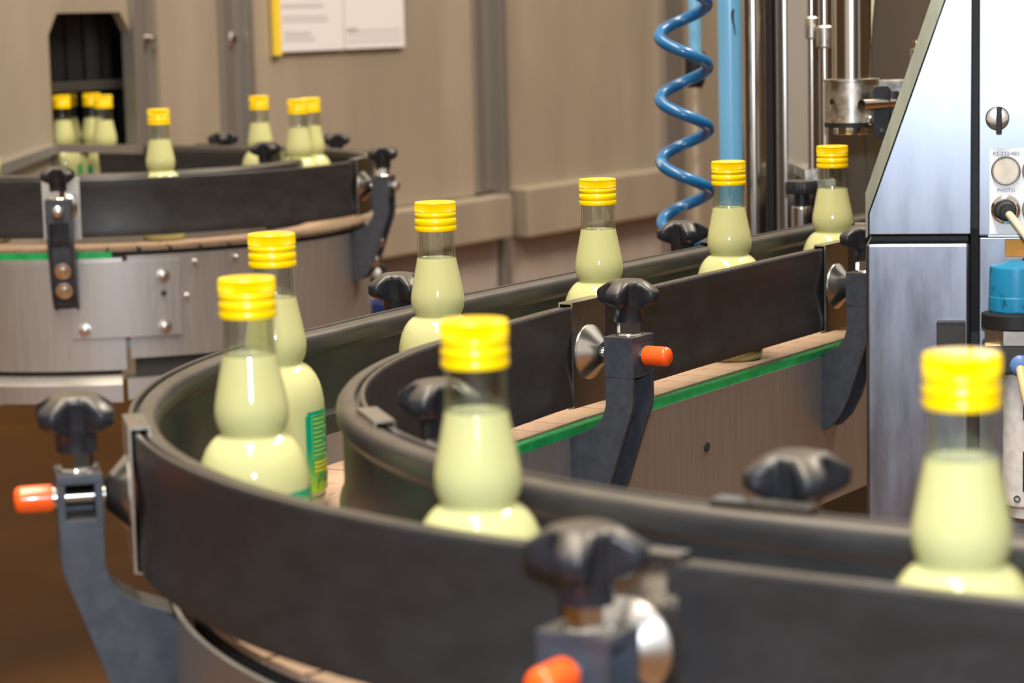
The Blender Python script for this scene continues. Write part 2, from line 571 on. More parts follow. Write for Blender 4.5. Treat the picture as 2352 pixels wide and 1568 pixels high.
def make_bottle():
    root = thing('juice_bottle', '-', 'bottle', (0, 0, 0))
    root['group'] = 'juice bottles on the conveyors'
    t = nb()                                    # filled body, glass and cloudy juice
    prof = [(0.0290, 0.0085), (0.0306, 0.0125), (0.0310, 0.020), (0.0310, 0.066), (0.0307, 0.072), (0.0297, 0.078), (0.0281, 0.0835),
            (0.0258, 0.0885), (0.0228, 0.0925), (0.0200, 0.0950), (0.0178, 0.0962), (0.0172, 0.0968), (0.0178, 0.0980), (0.0189, 0.1000), (0.0200, 0.1035), (0.0204, 0.1080),
            (0.0202, 0.1120), (0.0194, 0.1170), (0.0183, 0.1225), (0.0171, 0.1285), (0.0159, 0.1345), (0.0148, 0.1402)]
    lathe(t, [(0, 0.0085)] + prof + [(0.0134, 0.1406), (0.0128, 0.1400), (0, 0.1400)], 56)
    body = part(root, 'filled_body', t, M['juice'], sharp=50)
    t = nb()
    lathe(t, [(0.0128, 0.1402), (0.0, 0.1401)], 40)
    part(root, 'juice_surface', t, M['foam'])
    t = nb()
    lathe(t, [(0, 0.002), (0.018, 0.0015), (0.024, 0.0), (0.0275, 0.0004), (0.0295, 0.0030), (0.0302, 0.0065), (0.0300, 0.0085), (0, 0.0085)], 48)
    part(root, 'base', t, M['base'], sharp=60)
    t = nb()                                    # clear empty neck, real wall thickness
    lathe(t, [(0.0148, 0.1404), (0.0144, 0.1440), (0.0142, 0.1500), (0.0141, 0.1600), (0.0141, 0.1640), (0.0123, 0.1640), (0.0123, 0.1600), (0.0123, 0.1500), (0.0125, 0.1440), (0.0129, 0.1406), (0.0148, 0.1404)], 48)
    part(root, 'neck', t, M['glass'], sharp=60)
    t = nb()                                    # screw cap with knurled top band and rolled grooves
    fp = [(0.0156, 0.045), (0.0157, 0.07), (0.0157, 0.31), (0.0154, 0.335), (0.0149, 0.345), (0.0149, 0.355), (0.0154, 0.375), (0.0157, 0.41), (0.0157, 0.46), (0.0154, 0.515),
          (0.0149, 0.54), (0.0149, 0.55), (0.0154, 0.575), (0.0158, 0.62), (0.0159, 0.68), (0.0158, 0.74), (0.0155, 0.785), (0.0150, 0.80), (0.0150, 0.812), (0.0157, 0.83), (0.0159, 0.86), (0.0159, 0.94), (0.0156, 0.985), (0.0150, 1.0), (0.0143, 1.0)]
    cp = [(0, 0.1830), (0.0132, 0.1830), (0.0148, 0.1828), (0.0154, 0.1824)] + [(r, 0.1830 - f * 0.0222) for r, f in fp]
    lathe(t, cp, 180, None, cap_r)
    part(root, 'cap', t, M['cap'], sharp=42)
    # back label on one side and front label on the other, printed strips on top
    def patch(t, z0, z1, a0, a1, r, n=None):
        n = n or max(2, int(abs(a1 - a0) / 6) + 1)
        vs0 = []
        for k in range(n + 1):
            a = R(a0 + (a1 - a0) * k / n)
            vs0.append((t.verts.new((r * math.cos(a), r * math.sin(a), z0)), t.verts.new((r * math.cos(a), r * math.sin(a), z1))))
        for p, q in zip(vs0, vs0[1:]):
            t.faces.new((p[0], q[0], q[1], p[1]))
    for which, (A0, A1) in (('back', (-4, 88)), ('front', (178, 270))):
        t = nb()
        patch(t, 0.0125, 0.0665, A0 + 3, A1 - 3, 0.03125)
        patch(t, 0.0150, 0.0640, A0, A0 + 3, 0.03125, 1)
        patch(t, 0.0150, 0.0640, A1 - 3, A1, 0.03125, 1)
        lb = part(root, 'label', t, M['label'], label='green printed paper label')
        rr = 0.0314
        t = nb()
        z = 0.0605
        k = 0
        while z > 0.036:
            ln = (30, 24, 34, 20, 28, 18, 36, 25)[k % 8]
            patch(t, z, z + 0.0014, A0 + 12, A0 + 12 + ln, rr)
            k += 1
            z -= 0.0030
        for (z0, z1, a0, a1) in ((0.0348, 0.0352, 9, 84), (0.0635, 0.0639, 9, 84), (0.0352, 0.0635, 9, 9.8)):
            patch(t, z0, z1, A0 + a0, A0 + a1, rr)
        part(lb, 'lime_print', t, M['lime'])
        t = nb()
        for (z, a0, a1) in ((0.0585, 48, 70), (0.0555, 44, 66), (0.0465, 50, 74), (0.0435, 42, 64), (0.0405, 46, 60), (0.0375, 40, 66)):
            patch(t, z - 0.0006, z + 0.0015, A0 + a0, A0 + a1, rr)
        for (z, a1) in ((0.0225, 66), (0.0205, 62), (0.0185, 60)):
            patch(t, z, z + 0.0010, A0 + 30, A0 + a1, rr)
        stroke = [(16, 0.0150), (18, 0.0185), (20, 0.0225), (24, 0.0242), (27, 0.0228), (25, 0.0205), (19, 0.0196)]
        for (a, zz), (a2, z2) in zip(stroke, stroke[1:]):
            d = Vector(((a2 - a) * 0.00054, z2 - zz)).normalized() * 0.00045
            q = [(a - d.y / 0.00054, zz + d.x), (a + d.y / 0.00054, zz - d.x), (a2 + d.y / 0.00054, z2 - d.x), (a2 - d.y / 0.00054, z2 + d.x)]
            t.faces.new([t.verts.new((rr * math.cos(R(A0 + x)), rr * math.sin(R(A0 + x)), y)) for x, y in q])
        part(lb, 'green_print', t, M['labeldark'])
        t = nb()
        for (z, a1) in ((0.0322, 70), (0.0294, 58), (0.0266, 46)):
            patch(t, z - 0.0009, z + 0.0009, A0 + 12, A0 + a1, rr)
        part(lb, 'yellow_print', t, M['labelyellow'])
        t = nb()
        patch(t, 0.0268, 0.0312, A0 + 50, A0 + 58, rr + 0.0001)
        part(lb, 'orange_flower', t, M['labelorange'])
    return root

proto = make_bottle()
MAIN = [
    ('large blurred juice bottle at the right edge, nearest the camera', (0.1808, 0.9529), 10),
    ('juice bottle in front of the black knob inside the curve, second nearest to the camera', (-0.0173, 1.0964), -25),
    ('juice bottle in the bend, overlapping another bottle behind it', (-0.1444, 1.3025), -46),
    ('juice bottle with green back label half hidden behind another bottle in the bend', (-0.1564, 1.5691), -46),
    ('juice bottle behind the cap of the second nearest bottle, on the straight', (-0.0555, 1.8033), 40),
    ('juice bottle behind the star knob with the orange rod end', (0.0749, 2.0088), 100),
    ('juice bottle in front of the light blue pipe', (0.2024, 2.1978), 160),
    ('juice bottle under the steel cylinder beside the cabinet', (0.3251, 2.3996), 70),
]
bottles = []
for i, (lab, (x, y), rz) in enumerate(MAIN):
    if i == 0:
        proto.location = (x, y, ZB)
        proto.rotation_euler = (0, 0, R(rz))
        proto['label'] = lab
    else:
        copy_tree(proto, (x, y, ZB), R(rz), lab)
ZO = 0.018                                   # the second conveyor stands a little higher
CB = (1.23, -1.425)                          # centre of its half-circle bend in u, v
RB = 0.335
def bgp(a, r=None):
    r = RB if r is None else r
    return (CB[0] + r * math.cos(R(a)), CB[1] + r * math.sin(R(a)))
BACK = [
    ('small juice bottle standing alone on the far conveyor left of the bend', (1.074, -1.195), 20),
    ('small juice bottle on the far conveyor left of a touching pair', (1.512, -1.364), 80),
    ('front bottle of the touching pair at the far bend', (1.380, -1.186), 10),
    ('rear bottle of the touching pair at the far bend', (1.432, -1.202), 60),
    ('front bottle leaving the dark opening in the beige enclosure', (1.560, -1.735), 147),
    ('bottle behind the front one in the dark opening, its cap half covered', (1.640, -1.833), 147),
    ('bottle at the left inside the dark opening', (1.640, -1.888), 147),
    ('bottle cut off by the left edge of the dark opening', (1.553, -1.823), 147),
    ('bottle cut off by the left edge of the picture behind the far rail', (0.955, -1.412), 0),
]
for lab, (u, v), rz in BACK:
    copy_tree(proto, W(u, v, ZO), R(rz), lab)

# ------------------------------------------------------------------ guide rails
RAIL = [(0.0005, 0.018), (0.0, 0.0205), (0.0, 0.030), (0.0035, 0.0565), (0.0, 0.083), (0.0, 0.0945), (0.0008, 0.096), (0.0030, 0.096), (0.0038, 0.0948), (0.0038, 0.0915),
        (0.0062, 0.0915), (0.0062, 0.0945), (0.0072, 0.0955), (0.0125, 0.0953), (0.0152, 0.0940), (0.0172, 0.0915), (0.0180, 0.0880), (0.0178, 0.0830), (0.0150, 0.0795),
        (0.0145, 0.0780), (0.0145, 0.0380), (0.0150, 0.0360), (0.0175, 0.0330), (0.0180, 0.0300), (0.0180, 0.0215), (0.0170, 0.0190), (0.0150, 0.018)]

def line(p, q, n, k=2, end=False):
    return [((p[0] + (q[0] - p[0]) * i / k, p[1] + (q[1] - p[1]) * i / k), n) for i in range(k + (1 if end else 0))]

def frames_uv(lst, z=0.0):
    return [(W(u, v, z), DU * n[0] + DV * n[1]) for (u, v), n in lst]

def bend_path(c, rad, a0, a1, sgn, n=36):
    out = []
    for k in range(n + 1):
        a = R(a0 + (a1 - a0) * k / n)
        out.append(((c[0] + rad * math.cos(a), c[1] + rad * math.sin(a)), (sgn * math.cos(a), sgn * math.sin(a))))
    return out

CO, RO = (-0.085, 0.503), 0.5545              # outer rail bend
CI, RI = (-0.060, 0.545), 0.462              # inner rail bend (its back)
def with_normals(pts, sgn):
    """normals to the left (+1) or right (-1) of the direction of travel in u, v"""
    out = []
    for i, p in enumerate(pts):
        a = pts[max(0, i - 1)]
        b_ = pts[min(len(pts) - 1, i + 1)]
        d = Vector((b_[0] - a[0], b_[1] - a[1])).normalized()
        out.append((p, (-d.y * sgn, d.x * sgn)))
    return out
def arcp(c, rad, a0, a1, n):
    return [(c[0] + rad * math.cos(R(a0 + (a1 - a0) * k / n)), c[1] + rad * math.sin(R(a0 + (a1 - a0) * k / n))) for k in range(n + 1)]
outer_p = [(1.6, -0.062), (0.9, -0.062), (0.3, -0.0635), (0.12, -0.0625), (0.03, -0.0590), (-0.03, -0.0550), (-0.085, -0.0495)] + arcp(CO, RO, -97, -180, 34) + [(-0.641, 0.57), (-0.642, 0.65), (-0.642, 0.9), (-0.642, 1.5)]
inner_p = [(1.6, 0.061), (0.8, 0.061), (0.3, 0.062), (0.15, 0.0650), (0.05, 0.0705), (-0.03, 0.0780)] + arcp(CI, RI, -95, -180, 34) + [(-0.5225, 0.62), (-0.5225, 0.9), (-0.5225, 1.5)]
outer = with_normals(outer_p, -1)
inner = with_normals(inner_p, 1)
t = nb(); sweep(t, frames_uv(outer), RAIL)
solid('guide_rail', t, M['rail'], 'long black plastic guide rail on the outside of the near bend', 'guide rail', 'black guide rails', sharp=28)
t = nb(); sweep(t, frames_uv(inner), RAIL)
solid('guide_rail', t, M['rail'], 'black plastic guide rail on the inside of the near bend', 'guide rail', 'black guide rails', sharp=28)
ROB, RIB = RB + 0.060, RB - 0.062
bouter = line((CB[0] + ROB, -2.1), (CB[0] + ROB, CB[1]), (-1, 0), 2) + bend_path(CB, ROB, 0, 180, -1, 48) + [((CB[0] - ROB, -2.1), (1, 0))]
binner = line((CB[0] + RIB, -1.70), (CB[0] + RIB, CB[1]), (1, 0), 2) + bend_path(CB, RIB, 0, 180, 1, 40) + [((CB[0] - RIB, -2.1), (-1, 0))]
t = nb(); sweep(t, frames_uv(bouter, ZO), RAIL)
solid('guide_rail', t, M['rail'], 'black plastic guide rail round the outside of the far bend', 'guide rail', 'black guide rails', sharp=28)
t = nb(); sweep(t, frames_uv(binner, ZO), RAIL)
solid('guide_rail', t, M['rail'], 'black plastic guide rail inside the far bend', 'guide rail', 'black guide rails', sharp=28)

# ------------------------------------------------------------------ rail brackets
def knob_mesh():
    t = nb()
    seg = 96
    def lobe(a):
        s = min(1.0, max(0.0, 0.44 + 0.66 * math.cos(4 * a)))
        s = s * s * (3 - 2 * s)
        return s
    layers = [(0, 0.0, 0.0114, 0.0114), (1, 0.0100, 0.0116, 0.0116), (2, 0.0106, 0.0135, 0.0119), (3, 0.0128, 0.0195, 0.0121), (3, 0.0155, 0.0242, 0.0124), (4, 0.0172, 0.0256, 0.0128), (5, 0.0225, 0.0261, 0.0142),
              (6, 0.0245, 0.0252, 0.0150), (7, 0.0314, 0.0150, 0.0130), (8, 0.0324, 0.0110, 0.0110)]
    rings = []
    for k, z, rl, rv in layers:
        rg = []
        for i in range(seg):
            a = 2 * PI * i / seg
            L = lobe(a)
            r = rv + (rl - rv) * L
            zz = z
            if k in (5, 6):
                zz = z + 0.0050 * (1 - L)          # valleys stay level with the hub, lobe tips droop
            if k in (3, 4):
                zz = z + 0.0020 * (1 - L)
            rg.append(t.verts.new((r * math.cos(a), r * math.sin(a), zz)))
        rings.append(rg)
    for a, b_ in zip(rings, rings[1:]):
        for i in range(seg):
            j = (i + 1) % seg
            t.faces.new((a[i], a[j], b_[j], b_[i]))
    t.faces.new(rings[0][::-1])
    t.faces.new(rings[-1])
    bmesh.ops.recalc_face_normals(t, faces=t.faces)
    return t

def make_bracket():
    """origin on the back of the rail at belt height; +x away from the rail"""
    root = thing('rail_bracket', '-', 'bracket', (0, 0, 0), 0, 'guide rail brackets')
    hx = 0.034                                            # axis of knob and head
    t = nb()                                              # sheet steel clip hooked over the rail
    fr = [(Vector((0, y, 0)), Vector((1, 0, 0))) for y in (-0.025, 0.025)]
    sweep(t, fr, [(0.0010, 0.0170), (0.0010, 0.0980), (-0.0088, 0.0980), (-0.0088, 0.0945), (-0.0098, 0.0945), (-0.0098, 0.0992), (0.0022, 0.0992), (0.0025, 0.0985), (0.0025, 0.0165), (-0.0030, 0.0155), (-0.0030, 0.0170)])
    part(root, 'clip', t, M['clip'], label='folded sheet steel clip')
    t = nb()
    lathe(t, [(0, 0.0025), (0.0212, 0.0025), (0.0215, 0.0035), (0.0095, 0.0145), (0.0075, 0.0155), (0.0, 0.0155)], 40, Matrix.Translation((0, 0, 0.058)) @ rot_x())
    part(root, 'cone', t, M['cone'], label='turned steel cone')
    t = nb()
    lathe(t, [(0, 0.012), (0.0046, 0.012), (0.0046, 0.049), (0.0060, 0.0495), (0.0060, 0.056), (0, 0.056)], 24, Matrix.Translation((0, 0, 0.058)) @ rot_x())
    rod = part(root, 'rod', t, M['chrome'])
    t = nb()
    lathe(t, [(0.0062, 0.0530), (0.0074, 0.0528), (0.0078, 0.0540), (0.0076, 0.0700), (0.0070, 0.0722), (0.0050, 0.0738), (0, 0.0742)], 28, Matrix.Translation((0, 0, 0.058)) @ rot_x())
    part(rod, 'end_cap', t, M['orange'], label='orange vinyl end cap')
    # head block with a window on one side
    t = nb()
    box(t, (hx, 0.0, 0.0705), (0.0255, 0.0345, 0.0060), 0.0008)
    box(t, (hx, 0.0, 0.0445), (0.0250, 0.0340, 0.0060), 0.0005)
    box(t, (hx - 0.0105, 0.0, 0.0575), (0.0045, 0.0340, 0.0240), 0.0005)
    box(t, (hx + 0.0105, 0.0, 0.0575), (0.0045, 0.0340, 0.0240), 0.0005)
    box(t, (hx, -0.0152, 0.0575), (0.0256, 0.0042, 0.0310), 0.0005)
    part(root, 'head', t, M['bracket'])
    # arm: two cheeks and an inner web
    pr = [(hx + 0.0122, 0.0420), (hx + 0.0122, 0.0240), (hx + 0.0112, 0.0170), (hx + 0.0085, 0.0090), (hx + 0.0030, -0.0060), (0.0225, -0.0480), (0.0130, -0.0660), (0.0020, -0.0770),
          (-0.0080, -0.0805), (-0.0170, -0.0800), (-0.0170, -0.0105), (0.0020, -0.0030), (0.0130, 0.0035), (0.0190, 0.0110), (0.0218, 0.0200), (0.0218, 0.0420)]
    t = nb()
    prism(t, pr, -0.0170, -0.0128, XZ, 0.0006)
    prism(t, pr, 0.0128, 0.0170, XZ, 0.0006)
    web = [(0.0290, 0.0420), (0.0290, 0.0180), (0.0230, 0.0040), (0.0080, -0.0080), (-0.0100, -0.0160), (-0.0100, -0.0790), (-0.0168, -0.0798), (-0.0168, -0.0107), (0.0020, -0.0032), (0.0130, 0.0033), (0.0188, 0.0110), (0.0216, 0.0200), (0.0216, 0.0420)]
    prism(t, web, -0.0132, 0.0132, XZ)
    part(root, 'arm', t, M['bracket'])
    t = nb()
    lathe(t, [(0, 0.0733), (0.0108, 0.0733), (0.0110, 0.0738), (0.0104, 0.0748), (0.0095, 0.0750), (0.0, 0.0750)], 32, Matrix.Translation((hx, 0, 0)))
    part(root, 'washer', t, M['chrome'])
    t = nb()
    lathe(t, [(0, 0.0748), (0.0094, 0.0748), (0.0094, 0.0850), (0.0, 0.0850)], 6, Matrix.Translation((hx, 0, 0)) @ Matrix.Rotation(R(14), 4, 'Z'))
    part(root, 'nut', t, M['chrome'])
    t = knob_mesh()
    bmesh.ops.translate(t, vec=(0, 0, 0), verts=t.verts)
    k = part(root, 'knob', t, M['knob'], sharp=75)
    k.location = (hx, 0, 0.0840)
    for bx_, z in ((-0.0100, -0.0300), (-0.0100, -0.0560)):
        t = nb()
        lathe(t, [(0, 0), (0.0105, 0), (0.0110, 0.0012), (0.0095, 0.0018), (0.0062, 0.0022), (0.0062, 0.0055), (0.0040, 0.0064), (0, 0.0056)], 20, Matrix.Translation((bx_, 0, z)) @ rot_x())
        part(root, 'bolt', t, M['chrome'])
    return root

def on_bend(c, rad, a):
    return (c[0] + rad * math.cos(R(a)), c[1] + rad * math.sin(R(a)))

def dir_angle(du, dv):
    d = DU * du + DV * dv
    return math.atan2(d.y, d.x)

pb = make_bracket()
a3 = 224.5
BR = [  # label, (u, v), outward direction, z, knob turn, shift of the arm group along x
    ('black rail bracket with orange rod end on the straight, in sharp focus', (0.107, 0.067), (0, 1), 0, 0, 0.004),
    ('black rail bracket half hidden behind the left edge of the steel cabinet', (0.578, 0.0615), (0, 1), 0, 55, -0.002),
    ('black rail bracket with orange rod end at the left of the near bend', on_bend(CO, RO, a3), (math.cos(R(a3)), math.sin(R(a3))), 0, 45, -0.004),
    ('blurred black rail bracket with orange rod end at the bottom of the picture', (-0.638, 0.528), (-1, 0), 0, 15, 0),
    ('black rail bracket inside the near bend behind the second nearest bottle', on_bend(CI, RI, 222.5), (-math.cos(R(222.5)), -math.sin(R(222.5))), 0, 45, 0),
    ('black rail bracket behind the inner rail, in front of the steel side plate', (-0.522, 0.536), (1, 0), 0, 45, -0.004),
    ('black rail bracket behind the far rail of the straight, left of a bottle', (0.083, -0.0615), (0, -1), 0, 67, 0),
    ('black rail bracket behind the far rail, at the foot of the blue coiled hose', (0.570, -0.063), (0, -1), 0, 48, 0),
    ('bracket with shiny clip facing the camera on the far conveyor at the left', on_bend(CB, ROB, 148.2), (math.cos(R(143)), math.sin(R(143))), ZO, 45, 0),
    ('bracket at the right end of the far bend', on_bend(CB, ROB, 73), (math.cos(R(73)), math.sin(R(73))), ZO, 61, 0),
    ('bracket on the inner rail of the far bend, facing the camera', on_bend(CB, RIB, 36), (-math.cos(R(36)), -math.sin(R(36))), ZO, 15, 0),
    ('bracket behind the far conveyor left of a bottle, only its knob showing', (CB[0] + ROB, -1.56), (1, 0), ZO, 40, 0),
    ('bracket behind the far conveyor, knob peeping out right of a bottle', on_bend(CB, ROB, 12), (math.cos(R(12)), math.sin(R(12))), ZO, 10, 0.02),
]
MOVE = ('head', 'arm', 'washer', 'nut', 'knob', 'bolt')
allbr = []
for i, (lab, (u, v), (du, dv), z, kt, sh) in enumerate(BR):
    loc, rz = W(u, v, z), dir_angle(du, dv)
    if i == 0:
        r_ = pb
        r_.location = loc
        r_.rotation_euler = (0, 0, rz)
        r_['label'] = lab
    else:
        r_ = copy_tree(pb, loc, rz, lab)
    allbr.append((r_, kt, sh))
t = nb()
lathe(t, [(0, 0.0500), (0.0072, 0.0500), (0.0072, 0.0560), (0.0050, 0.0575), (0, 0.0575)], 20, Matrix.Translation((0, 0, 0.058)) @ rot_x())
FOOT = [(0.0290, 0.0100), (0.0270, 0.0040), (0.0290, -0.0120), (0.0180, -0.0480), (0.0060, -0.0690), (-0.0050, -0.0775), (-0.0168, -0.0798), (-0.0168, -0.0107), (0.0020, -0.0032), (0.0130, 0.0033)]
tf = nb()
prism(tf, FOOT, -0.0128, 0.0128, XZ)
FOOT_ME = mesh_from(tf, 'foot_block', M['bracket'])
tf = nb()
lathe(tf, [(0, 0), (0.0112, 0), (0.0116, 0.0012), (0.0098, 0.0018), (0.0062, 0.0022), (0.0062, 0.0055), (0.0040, 0.0064), (0, 0.0056)], 20, Matrix.Rotation(R(17), 4, 'Y') @ rot_x())
BOLT_B = mesh_from(tf, 'bolt', M['cone'])
ROD_END = mesh_from(t, 'rod_end', M['cone'])
for i, (r_, kt, sh) in enumerate(allbr):
    for ch in r_.children:
        nm = ch.name.split('.')[0]
        if nm == 'rod' and i >= 8:
            for g in ch.children:
                g.data = ROD_END
                g.name = 'rod_end'
                g['label'] = 'plain steel rod end'
        if nm == 'rod' and i == 2:
            ch.location = (-0.008, 0, 0)
        if nm == 'knob':
            ch.rotation_euler = (0, 0, R(kt))
            ch.location = (0.034 + sh, 0, 0.0840)
        elif nm in MOVE and nm not in ('arm', 'bolt'):
            ch.location = (sh, 0, 0)
        elif nm in ('arm', 'bolt'):
            ch.location = (sh, 0, 0)
        if nm == 'bolt' and i >= 8:               # on the far conveyor the foot is a closed block with its bolts in front
            nbolt = sum(1 for q_ in r_.children if q_.name.split('.')[0] == 'bolt' and q_.data == BOLT_B)
            ch.data = BOLT_B
            ch.location = (0.0252 + sh, 0, -0.0240) if nbolt == 0 else (0.0170 + sh, 0, -0.0510)
    if i >= 8:
        link('foot_block', FOOT_ME, r_, (sh, 0, 0))

# ------------------------------------------------------------------ conveyors
def link_mesh():
    t = nb()
    p, h = 0.0368, 0.0412
    prism(t, [(-p / 2, -h), (p / 2, -h), (p / 2, -0.012), (p / 2 + 0.0075, -0.010), (p / 2 + 0.0075, 0.010), (p / 2, 0.012), (p / 2, h), (-p / 2, h),
              (-p / 2, 0.0130), (-p / 2 + 0.0070, 0.0110), (-p / 2 + 0.0070, -0.0110), (-p / 2, -0.0130)], -0.0042, 0.0)
    return mesh_from(t, 'belt_link', M['belt'])
LINK = link_mesh()

def lay_links(conv, path, z):
    """path: list of (u, v) points; links laid every 38.1 mm"""
    pts = [Vector((u, v)) for u, v in path]
    d = 0.0
    nxt = 0.0
    for a, b_ in zip(pts, pts[1:]):
        L = (b_ - a).length
        while nxt <= d + L:
            f = (nxt - d) / L
            q = a.lerp(b_, f)
            tt = (b_ - a).normalized()
            link('belt_link', LINK, conv, W(q.x, q.y, z) - conv.location, dir_angle(tt.x, tt.y))
            nxt += 0.0381
        d += L

def arc(c, rad, a0, a1, n):
    return [(c[0] + rad * math.cos(R(a0 + (a1 - a0) * k / n)), c[1] + rad * math.sin(R(a0 + (a1 - a0) * k / n))) for k in range(n + 1)]

CC, RC = (-0.090, 0.505), 0.483              # belt bend
conv = thing('bottle_conveyor', 'near bottle conveyor with tan slat belt, green strip and steel side plates', 'conveyor', W(0.2, 0.1, -ZB))
centre_p = [(1.30, 0.004), (0.8, 0.004), (0.3, 0.004), (0.12, 0.0065), (0.0, 0.0125), (-0.06, 0.0180)] + arcp(CC, RC, -95, -180, 60) + [(-0.574, 0.62), (-0.576, 0.75), (-0.578, 1.25)]
lay_links(conv, centre_p, 0.0)
CENTRE = frames_uv(with_normals(centre_p, 1))           # across vector points to the outside of the bend
straight = [f for f in CENTRE[:6]]
def rect(s0, s1, z0, z1):
    return [(s0, z0), (s1, z0), (s1, z1), (s0, z1)]

t = nb(); sweep(t, CENTRE, rect(-0.036, 0.036, -0.030, -0.0060))
part(conv, 'belt_track', t, M['dark'], True)
t = nb(); sweep(t, straight, rect(-0.0505, -0.0417, -0.012, -0.0020))
part(conv, 'wear_strip', t, M['green'], True, label='bright green plastic wear strip')
t = nb(); sweep(t, straight, rect(0.0417, 0.0480, -0.012, -0.0020))
part(conv, 'wear_strip', t, M['green'], True, label='bright green plastic wear strip')
def side(s0, sg):
    return [(sg * (s0 + a_), z) for a_, z in ((0.0, -0.008), (0.003, -0.008), (0.003, -0.150), (-0.015, -0.150), (-0.015, -0.147), (0.0, -0.147))]
t = nb(); sweep(t, CENTRE, side(0.0470, 1))
part(conv, 'side_plate', t, M['plate'], True)
t = nb(); sweep(t, CENTRE, side(0.0490, -1))
part(conv, 'side_plate', t, M['plate'], True)
for (u, v, z) in ((0.325, 0.0562, -0.055), (0.60, 0.0562, -0.060), (0.02, 0.0562, -0.055)):
    t = nb()
    q = W(u, v, z)
    lathe(t, [(0, 0), (0.0042, 0), (0.0042, 0.0012), (0, 0.0012)], 16, Matrix.Translation(q) @ Matrix.Rotation(dir_angle(0, 1), 4, 'Z') @ rot_x())
    part(conv, 'plug', t, M['dark'], True)
for (u, v) in ((0.9, 0.0), (-0.35, 0.125), (-0.574, 1.1), (0.30, 0.005)):
    t = nb()
    q = W(u, v, 0)
    box(t, (q.x, q.y, (ZB - 0.03) / 2), (0.05, 0.05, ZB - 0.03), 0.004)
    part(conv, 'leg', t, M['plate'], True)

bconv = thing('bottle_conveyor', 'far bottle conveyor with half-circle bend and bolted steel side plates', 'conveyor', W(CB[0], CB[1], -ZB))
lay_links(bconv, [(CB[0] + RB, -2.15)] + arc(CB, RB, 0, 180, 120) + [(CB[0] - RB, -2.15)], ZO)
def boffs(o, a0=0, a1=180, s0=True, s1=True, inw=1):
    f = []
    if s0:
        f += line((CB[0] + RB + o, -2.2), (CB[0] + RB + o, CB[1]), (1, 0), 2)
    f += bend_path(CB, RB + o, a0, a1, 1, 60)
    if s1:
        f += [((CB[0] - RB - o, -2.2), (-1, 0))]
    return frames_uv(f, ZO)
t = nb(); sweep(t, boffs(0), rect(-0.036, 0.036, -0.030, -0.0060))
part(bconv, 'belt_track', t, M['dark'], True)
BS = [(0.0, -0.010), (0.003, -0.010), (0.003, -0.150), (0.0, -0.150)]
t = nb(); sweep(t, boffs(0.0440, 0, 136, True, False), BS)
part(bconv, 'side_plate', t, M['plate'], True)
BS2 = [(0.0, -0.012), (0.0045, -0.012), (0.0055, -0.022), (0.0055, -0.165), (0.0, -0.165)]
t = nb(); sweep(t, boffs(0.0440, 137, 180, False, True), BS2)
part(bconv, 'side_plate', t, M['plate'], True)
t = nb(); sweep(t, boffs(0.0440, 139, 180, False, True), rect(-0.004, 0.003, -0.012, -0.0035))
part(bconv, 'wear_strip', t, M['green'], True, label='green plastic wear strip')
t = nb(); sweep(t, boffs(-0.0460), [(-s, z) for s, z in BS])
part(bconv, 'side_plate', t, M['plate'], True)
t = nb(); sweep(t, boffs(0.0560, 100, 137, False, False), rect(-0.004, 0.004, -0.205, -0.180))
sweep(t, boffs(0.0560, 100, 137, False, False), rect(-0.044, 0.004, -0.180, -0.177))
part(bconv, 'lower_channel', t, M['plate'], True)
t = nb(); sweep(t, boffs(0.0660, 138, 180, False, True), rect(-0.004, 0.004, -0.206, -0.182))
sweep(t, boffs(0.0660, 138, 180, False, True), [(-0.060, -0.168), (-0.010, -0.172), (0.004, -0.182), (0.001, -0.184), (-0.012, -0.176), (-0.060, -0.171)])
part(bconv, 'lower_channel', t, M['plate'], True)
t = nb(); sweep(t, boffs(0.0300, 60, 135, False, False), rect(-0.01, 0.01, -0.176, -0.150))
part(bconv, 'drip_tray', t, M['dark'], True)
# joint plate that bridges the straight and the bend
t = nb(); sweep(t, boffs(0.0500, 125.5, 147.5, False, False), [(0.0, -0.016), (0.0028, -0.017), (0.0030, -0.120), (0.0, -0.121)])
part(bconv, 'joint_plate', t, M['plate'], True, label='bolted joint plate')
def bbolt(a, z, r_=0.009, o=0.0535, m_='cone', name='bolt'):
    p = on_bend(CB, RB + o, a)
    t = nb()
    lathe(t, [(0, -0.001), (r_, -0.001), (r_, 0.0012), (r_ * 0.65, 0.0016), (r_ * 0.6, 0.0055), (r_ * 0.35, 0.0066), (0, 0.0060)], 18,
          Matrix.Translation(W(p[0], p[1], ZO + z)) @ Matrix.Rotation(dir_angle(math.cos(R(a)), math.sin(R(a))), 4, 'Z') @ rot_x())
    part(bconv, name, t, M[m_], True)
bbolt(129, -0.038); bbolt(129, -0.108); bbolt(145, -0.108)
bbolt(129, -0.062, 0.004, 0.0528, 'dark', 'slot')
for a, z in ((122, -0.022), (113, -0.020), (113, -0.060), (104, -0.078), (104, -0.118), (124, -0.068)):
    bbolt(a, z, 0.004, 0.0470)
bbolt(60, -0.055, 0.009, 0.0475)
for (u, v) in (bgp(66, RB), (0.895, -2.0), (1.565, -1.55)):
    t = nb()
    q = W(u, v, 0)
    box(t, (q.x, q.y, (ZB - 0.02) / 2), (0.045, 0.045, ZB - 0.02), 0.004)
    part(bconv, 'leg', t, M['plate'], True)
# grey guide bar at the mouth of the opening
t = nb()
sweep(t, frames_uv([((1.508, -1.86), (1, 0)), ((1.508, -1.62), (1, 0)), ((1.500, -1.60), (1, 0))], ZO), rect(-0.006, 0.002, 0.089, 0.103))
sweep(t, frames_uv([((1.503, -1.80), (1, 0)), ((1.503, -1.79), (1, 0))], ZO), rect(-0.004, 0.004, -0.03, 0.095))
solid('guide_bar', t, M['post'], 'grey flat guide bar in front of bottles at the dark opening', 'guide bar')
